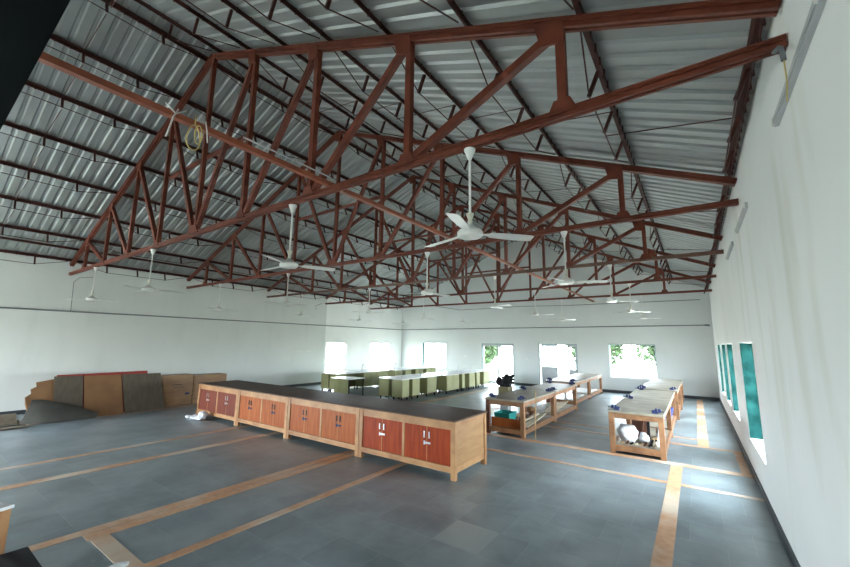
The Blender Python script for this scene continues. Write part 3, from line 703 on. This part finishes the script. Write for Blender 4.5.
stick((-1.05, 9.16, .18), (-1.0, 9.24, .6), .06, .03, 'teak_dark', 'dark brown strip leaning inside the nearest right bench', None, 'strip', 'leaning_strip')
gb = thing('crate', 'green plastic crate under the top of the nearest right bench', 'crate', (-1.0, 9.5, .172))
MB().box(-1.22, -.93, 9.35, 9.75, .172, .56).build('crate_body', 'teak_dark', gb); MB().box(-1.24, -.91, 9.33, 9.77, .56, .62).build('lid', 'green_tub', gb, bevel=.01); gb['label'] = 'dark box with a green lid on the nearest right bench shelf'; gb['category'] = 'box'
gb.name = 'storage_box'
bs = thing('basin', 'bright blue plastic basin on the shelf of the second right bench', 'basin', (-.75, 12.5, .172))
MB().lathe((-.80, 12.35, .172), [(.13, 0), (.18, .14), (.2, .26), (.185, .26), (.16, .12), (.11, .015)], 20).build('bowl', 'blue_tub', bs, True)
bs['label'] = 'bright blue plastic tub on the shelf of the second right bench'

# black machine on an olive box beyond the near left bench
ob = thing('olive_box', 'olive wooden box on a grey stand behind the nearest left bench', 'box', (-4.48, 10.4, 0))
MB().box(-4.64, -4.34, 10.2, 10.55, .60, .86).build('box_body', 'olive', ob, bevel=.006); MB().box(-4.6, -4.38, 10.24, 10.51, 0, .60).build('stand', 'grey_metal', ob)
mc = thing('motor_machine', 'black lumpy motor machine standing on the olive box', 'machine', (-4.46, 10.4, .86))
m_ = MB().box(-4.62, -4.34, 10.28, 10.48, .86, .95)
m_.lathe((-4.44, 10.38, .95), [(.12, 0), (.15, .06), (.13, .16), (.07, .22), (.05, .26)], 14)
for i in range(16):
    a = i * .9; m_.tube([(-4.44, 10.38, 1.0), (-4.42 + .20 * math.cos(a), 10.38 + .1 * math.sin(a), .98 + .015 * i)], [.05, .022], 6)
m_.build('motor_body', 'black', mc)
ring = [(-4.68 + .09 * math.cos(2 * PI * k / 18), 10.36, 1.0 + .12 * math.sin(2 * PI * k / 18)) for k in range(18)]
MB().prism(ring, (0, .05, 0)).build('wheel', 'black', mc)
MB().bar((-4.66, 10.385, .99), (-4.55, 10.385, .99), .03, .03).build('axle', 'black_metal', mc)

# ------------------------------------------------------------------ green laboratory islands
LZ = .73
def island(x0, x1, y0, y1, segs, lab, taps=True, endp=True, name='lab_bench'):
    t = thing(name, lab, 'lab bench', ((x0 + x1) / 2, (y0 + y1) / 2, 0))
    MB().box(x0, x1, y0, y1, LZ, LZ + .03).build('worktop', 'lab_white', t, bevel=.004)
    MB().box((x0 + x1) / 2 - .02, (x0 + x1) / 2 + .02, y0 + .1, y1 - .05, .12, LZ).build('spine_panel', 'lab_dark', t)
    for sd in (1, -1):
        for a, b in segs:
            xo = x1 - .03 if sd > 0 else x0 + .03; xi = xo - sd * .46
            p = MB().box(xo, xi, a, b, .12, LZ - .001).build('pedestal', 'lab_green', t, bevel=.003)
            n = max(1, round((b - a) / .45))
            for k in range(n):
                c0 = a + (b - a) * k / n + .01; c1 = a + (b - a) * (k + 1) / n - .01
                d = MB().box(xo, xo + sd * .016, c0, c1, .14, LZ - .03).build('door', 'lab_green', p)
            lg = MB()
            for xx in (xo - sd * .05, xi + sd * .05):
                for yy in (a + .05, b - .05): lg.box(xx - .02, xx + .02, yy - .02, yy + .02, 0, .12)
            lg.build('feet', 'black', p)
    if taps:
        y = y0 + .7
        while y < y1 - .3:
            xm = (x0 + x1) / 2
            MB().tube([(xm, y, LZ + .03), (xm, y, LZ + .26), (xm + .04, y, LZ + .31), (xm + .10, y, LZ + .30), (xm + .11, y, LZ + .26)], .012, 6).box(xm - .03, xm + .03, y - .02, y + .02, LZ + .03, LZ + .06).build('tap', 'steel', t, True)
            y += 1.25
    return t
island(-9.75, -8.60, 10.85, 13.4, [(10.9, 11.3), (11.5, 11.95), (12.45, 13.1)], 'green lab bench with white top, nearest island behind the cabinets')
island(-9.65, -8.42, 13.55, 17.7, [(13.6, 14.6), (14.85, 15.1), (15.5, 16.05), (16.2, 16.55), (16.95, 17.6)], 'long green lab bench island with white top reaching towards the back wall')
island(-13.0, -11.95, 10.85, 14.1, [(10.9, 11.4), (12.4, 14.0)], 'green lab bench near the left wall windows, nearest of the left row')
island(-12.9, -11.75, 14.25, 17.9, [(14.3, 14.8), (15.1, 15.6), (15.9, 16.6), (16.9, 17.8)], 'green lab bench in the left row, farther end below the left back window')
tt = thing('side_table', 'small white-topped table with green pedestals between cabinets and left lab bench', 'table', (-10.5, 10.1, 0))
MB().box(-11.05, -10.1, 9.75, 10.55, .72, .745).build('tabletop', 'lab_white', tt, bevel=.003)
MB().box(-11.0, -10.72, 9.85, 10.3, .10, .72).build('pedestal', 'lab_green', tt, bevel=.003)
for (x, y) in ((-10.15, 9.8), (-10.15, 10.5), (-10.97, 9.88), (-10.97, 10.42)): MB().box(x - .015, x + .015, y - .015, y + .015, 0, .72 if x > -10.5 else .1).build('leg', 'black', tt)

# ------------------------------------------------------------------ stored cupboards and sheets on the left
def cupboard(y0, y1, z, lab, handle=True):
    t = thing('wooden_cupboard', lab, 'cupboard', (-13.7, (y0 + y1) / 2, 0))
    MB().box(-13.95, -13.42, y0, y1, 0, z).build('body', 'cupboard', t, bevel=.004)
    if handle:
        dz = [(.08, z - .06)]
        d = MB().box(-13.42, -13.40, y0 + .05, y1 - .05, .08, z - .05).build('door', 'cupboard', t, bevel=.003)
        ym = (y0 + y1) / 2
        MB().box(-13.402, -13.385, ym - .16, ym + .12, .64, .66).box(-13.402, -13.385, ym - .1, ym + .18, .56, .575).build('handle', 'black_metal', d)
        MB().box(-13.402, -13.38, y1 - .22, y1 - .1, .33, .39).build('latch', 'blue_vice', d)
cupboard(5.12, 6.04, .94, 'low brown cupboard with dark handles against the left wall, between sheets and cabinets')
cupboard(6.06, 7.12, .90, 'low brown cupboard, farthest one, partly hidden behind the leftmost cabinet')
cupboard(2.7, 4.9, .95, 'long brown cupboard hidden behind the leaning sheets', False)
def sheet(ya0, ya1, yb0, yb1, xb, xt, z, m, lab, th=.02, name='leaning_sheet'):
    tag(MB().prism([(xb, ya0, 0.0), (xb, ya1, 0.0), (xt, yb1, z), (xt, yb0, z)], (-th, 0, 0)).build(name, m), lab, 'sheet')
def sheet2(poly, m, lab, th=.015, name='leaning_sheet'):
    tag(MB().prism(poly, (-th, 0, 0)).build(name, m), lab, 'sheet')
sheet2([(-13.33, 2.75, .0), (-13.33, 5.0, .0), (-13.38, 4.70, 1.13), (-13.38, 2.73, 1.11)], 'red_edge', 'wide red-edged board standing behind the leaning sheets', .02, 'board')
sheet2([(-13.2, 2.35, 0), (-13.2, 2.9, 0), (-13.34, 2.70, 1.02), (-13.34, 2.36, .96), (-13.33, 2.38, .86), (-13.32, 2.28, .80), (-13.31, 2.30, .70), (-13.29, 2.2, .62), (-13.28, 2.22, .45)], 'card_brown', 'small brown cardboard sheet with a ragged left edge, leftmost of the upright sheets')
sheet2([(-13.12, 2.74, 0), (-13.12, 3.30, 0), (-13.27, 3.22, 1.07), (-13.27, 2.66, 1.09)], 'card_grey', 'grey-brown sheet leaning upright, left of the bare cardboard one')
sheet2([(-13.12, 3.33, 0), (-13.12, 4.17, 0), (-13.27, 4.04, 1.055), (-13.27, 3.24, 1.065)], 'card_brown', 'plain brown cardboard sheet leaning upright in the middle')
sheet2([(-13.12, 4.20, 0), (-13.12, 5.17, 0), (-13.27, 5.02, 1.05), (-13.27, 4.06, 1.055)], 'card_grey', 'grey-brown sheet leaning upright, right of the bare cardboard one')
# slumped dark sheet (curved)
mb = MB(); n = 10; vs = []
bot = [(-13.10, 2.15, .05), (-12.95, 2.47, .02), (-12.92, 2.80, .0), (-12.97, 3.52, .01)]
top = [(-13.18, 2.31, .56), (-13.18, 2.50, .55), (-13.12, 2.90, .42), (-13.02, 3.60, .11)]
def lerp(a, b, t): return V(a) * (1 - t) + V(b) * t
def along(P, t): 
    k = min(int(t * 3), 2); return lerp(P[k], P[k + 1], t * 3 - k)
for i in range(n + 1):
    for j in range(6):
        a, b = along(bot, i / n), along(top, i / n); p = lerp(a, b, j / 5); p.x += .05 * math.sin(PI * j / 5) * (1 - i / n * .7); vs.append(p)
N_ = len(vs); vs2 = [v + V((-.012, 0, .006)) for v in vs]; fs = []
for i in range(n):
    for j in range(5):
        a = i * 6 + j; fs.append((a, a + 1, a + 7, a + 6)); fs.append((N_ + a, N_ + a + 1, N_ + a + 7, N_ + a + 6))
for i in range(n): fs.append((i * 6, i * 6 + 6, N_ + i * 6 + 6, N_ + i * 6)); fs.append((i * 6 + 5, i * 6 + 11, N_ + i * 6 + 11, N_ + i * 6 + 5))
for j in range(5): fs.append((j, j + 1, N_ + j + 1, N_ + j)); fs.append((n * 6 + j, n * 6 + j + 1, N_ + n * 6 + j + 1, N_ + n * 6 + j))
tag(mb.add(vs + vs2, fs).build('slumped_sheet', 'card_dark', smooth=True), 'dark grey sheet slumped and bent in front of the upright sheets', 'sheet')
for i, (a, b, c, d, z, lab, m) in enumerate([(-13.9, -12.72, .6, 2.25, 0.004, 'brown sheet lying flat on the floor at the far left, lowest of the pile', 'card_grey'), (-14.2, -13.0, .5, 2.1, .03, 'dark sheet lying flat on the pile at the far left, middle one', 'card_dark')]):
    tag(MB().box(a, b, c, d, z, z + .025).build('flat_sheet', m, bevel=.003), lab, 'sheet')
pts = [(-13.9 + .0, .6), (-13.2, .6), (-13.1, 2.0), (-13.9, 2.3)]
mb = MB(); vs = []
for i in range(9):
    for j in range(2):
        t_ = i / 8; vs.append((-14.1 + 1.0 * t_, .6 + 1.6 * j - .1 * t_, .056 + .16 * math.sin(PI * t_)))
vs2 = [(x, y, z + .012) for x, y, z in vs]; N_ = len(vs); fs = []
for i in range(8):
    a = 2 * i; fs += [(a, a + 1, a + 3, a + 2), (N_ + a, N_ + a + 1, N_ + a + 3, N_ + a + 2), (a, a + 2, N_ + a + 2, N_ + a), (a + 1, a + 3, N_ + a + 3, N_ + a + 1)]
fs += [(0, 1, N_ + 1, N_), (16, 17, N_ + 17, N_ + 16)]
tag(mb.add(vs + vs2, fs).build('curled_sheet', 'card_grey', smooth=True), 'curled brown sheet arching on top of the pile at the far left', 'sheet')

# ------------------------------------------------------------------ foreground pieces
ft = thing('wooden_table', 'narrow wooden table with a white top at the lower left corner of the photo', 'table', (-4.49, .79, 0)); ft.rotation_euler.z = math.radians(22)
MB().box(-5.3, -4.49, .49, .79, .725, .75).build('tabletop', 'lab_white', ft, bevel=.004)
MB().box(-5.22, -4.56, .73, .76, .65, .725).box(-5.22, -4.56, .52, .55, .65, .725).box(-4.55, -4.52, .56, .72, .65, .725).box(-5.26, -5.23, .56, .72, .65, .725).build('apron', 'pine', ft)
for (x, y) in ((-4.56, .72), (-5.28, .72), (-4.56, .50), (-5.28, .50)): MB().box(x, x + .06, y, y + .06, 0, .725).build('leg', 'pine', ft, bevel=.003)
bt = thing('black_box', 'black flat-topped box standing at the lower left corner of the photo', 'box', (-4.0, .5, 0))
MB().box(-4.35, -3.5, .2, .87, 0, .42).build('body', 'black', bt, bevel=.006); MB().box(-4.36, -3.49, .19, .88, .42, .45).build('lid', 'black', bt, bevel=.006)
tag(lump('x', (-4.37, 1.49, .0085), (.07, .07, .028), 'sack', 33).build('plastic_cover', 'lab_white', smooth=True), 'small white rounded cover on the floor strip at the bottom left edge', 'cover')
# black cloth hanging near the camera at the top left
mb = MB(); vs = []; ny, nz = 14, 10
for i in range(ny + 1):
    for j in range(nz + 1):
        f = j / nz; z = 2.2 + (4.02 - 2.2) * f; ye = .045 + .182 * (z - 2.2); y = ye - (i / ny) * .75
        vs.append((-2.4 + .03 * math.sin(9 * y) , y, z))
vs2 = [(x - .012, y, z) for x, y, z in vs]; N_ = len(vs); fs = []; w_ = nz + 1
for i in range(ny):
    for j in range(nz):
        a = i * w_ + j; fs += [(a, a + 1, a + w_ + 1, a + w_), (N_ + a, N_ + a + 1, N_ + a + w_ + 1, N_ + a + w_)]
for j in range(nz): fs += [(j, j + 1, N_ + j + 1, N_ + j), (ny * w_ + j, ny * w_ + j + 1, N_ + ny * w_ + j + 1, N_ + ny * w_ + j)]
for i in range(ny): fs += [(i * w_, i * w_ + w_, N_ + i * w_ + w_, N_ + i * w_), (i * w_ + nz, i * w_ + w_ + nz, N_ + i * w_ + w_ + nz, N_ + i * w_ + nz)]
tag(mb.add(vs + vs2, fs).build('hanging_cloth', 'cloth', smooth=True), 'black cloth hanging at the upper left corner close to the camera', 'cloth')

# ------------------------------------------------------------------ light
w = bpy.data.worlds.new('World'); bpy.context.scene.world = w; w.use_nodes = True
nt = w.node_tree; bg = nt.nodes['Background']
tc = nt.nodes.new('ShaderNodeTexCoord'); sp = nt.nodes.new('ShaderNodeSeparateXYZ'); rp = nt.nodes.new('ShaderNodeValToRGB')
nt.links.new(tc.outputs['Generated'], sp.inputs[0]); mr = nt.nodes.new('ShaderNodeMapRange'); mr.inputs['From Min'].default_value = -1
nt.links.new(sp.outputs['Z'], mr.inputs['Value']); nt.links.new(mr.outputs[0], rp.inputs[0])
e = rp.color_ramp.elements; e[0].position = .48; e[0].color = (.55, .58, .55, 1); e[1].position = .54; e[1].color = (.84, .92, 1.0, 1)
nt.links.new(rp.outputs[0], bg.inputs['Color']); bg.inputs['Strength'].default_value = 6.0
def portal(loc, rot, sx, sy, name):
    l = bpy.data.lights.new(name, 'AREA'); l.shape = 'RECTANGLE'; l.size = sx; l.size_y = sy; l.cycles.is_portal = True
    o = bpy.data.objects.new(name, l); C.objects.link(o); o.location = loc; o.rotation_euler = rot
for a, b, c, d in RH: portal((XR + T + .02, (a + b) / 2, (c + d) / 2), (PI / 2, 0, PI / 2), b - a, d - c, 'daylight_opening')
for a, b, c, d in LHn + LHw: portal((XL - T - .02, (a + b) / 2, (c + d) / 2), (PI / 2, 0, -PI / 2), b - a, d - c, 'daylight_opening')
for a, b, c, d in BH: portal(((a + b) / 2, YB + T + .02, (c + d) / 2), (-PI / 2, 0, 0), b - a, d - c, 'daylight_opening')
for a, b, c, d in NH: portal(((a + b) / 2, YN - T - .02, (c + d) / 2), (PI / 2, 0, 0), b - a, d - c, 'daylight_opening')

# ------------------------------------------------------------------ camera
F, PITCH, YAW, ROLL = 379.4, .1554, -.6148, .0136
fw = V((math.sin(YAW) * math.cos(PITCH), math.cos(YAW) * math.cos(PITCH), math.sin(PITCH)))
rt = V((math.cos(YAW), -math.sin(YAW), 0)); up = rt.cross(fw)
r2 = rt * math.cos(ROLL) + up * math.sin(ROLL); u2 = -rt * math.sin(ROLL) + up * math.cos(ROLL)
cam = bpy.data.cameras.new('camera'); co = bpy.data.objects.new('camera', cam); C.objects.link(co)
mw = Matrix((r2, u2, -fw)).transposed().to_4x4(); mw.translation = V((0, 0, 2.05)); co.matrix_world = mw
cam.sensor_width = 36; cam.lens = 36 * F / 850; cam.clip_start = .05; cam.clip_end = 200
sc = bpy.context.scene; sc.camera = co
sc.view_settings.view_transform = 'Standard'; sc.view_settings.look = 'None'; sc.view_settings.gamma = 1; sc.view_settings.use_curve_mapping = False
sc.view_settings.exposure = 3.0
sc.cycles.max_bounces = 12; sc.cycles.diffuse_bounces = 7; sc.cycles.glossy_bounces = 4; sc.cycles.transparent_max_bounces = 8
sc.cycles.use_denoising = True; sc.cycles.sample_clamp_indirect = 12; sc.cycles.caustics_reflective = False; sc.cycles.caustics_refractive = False
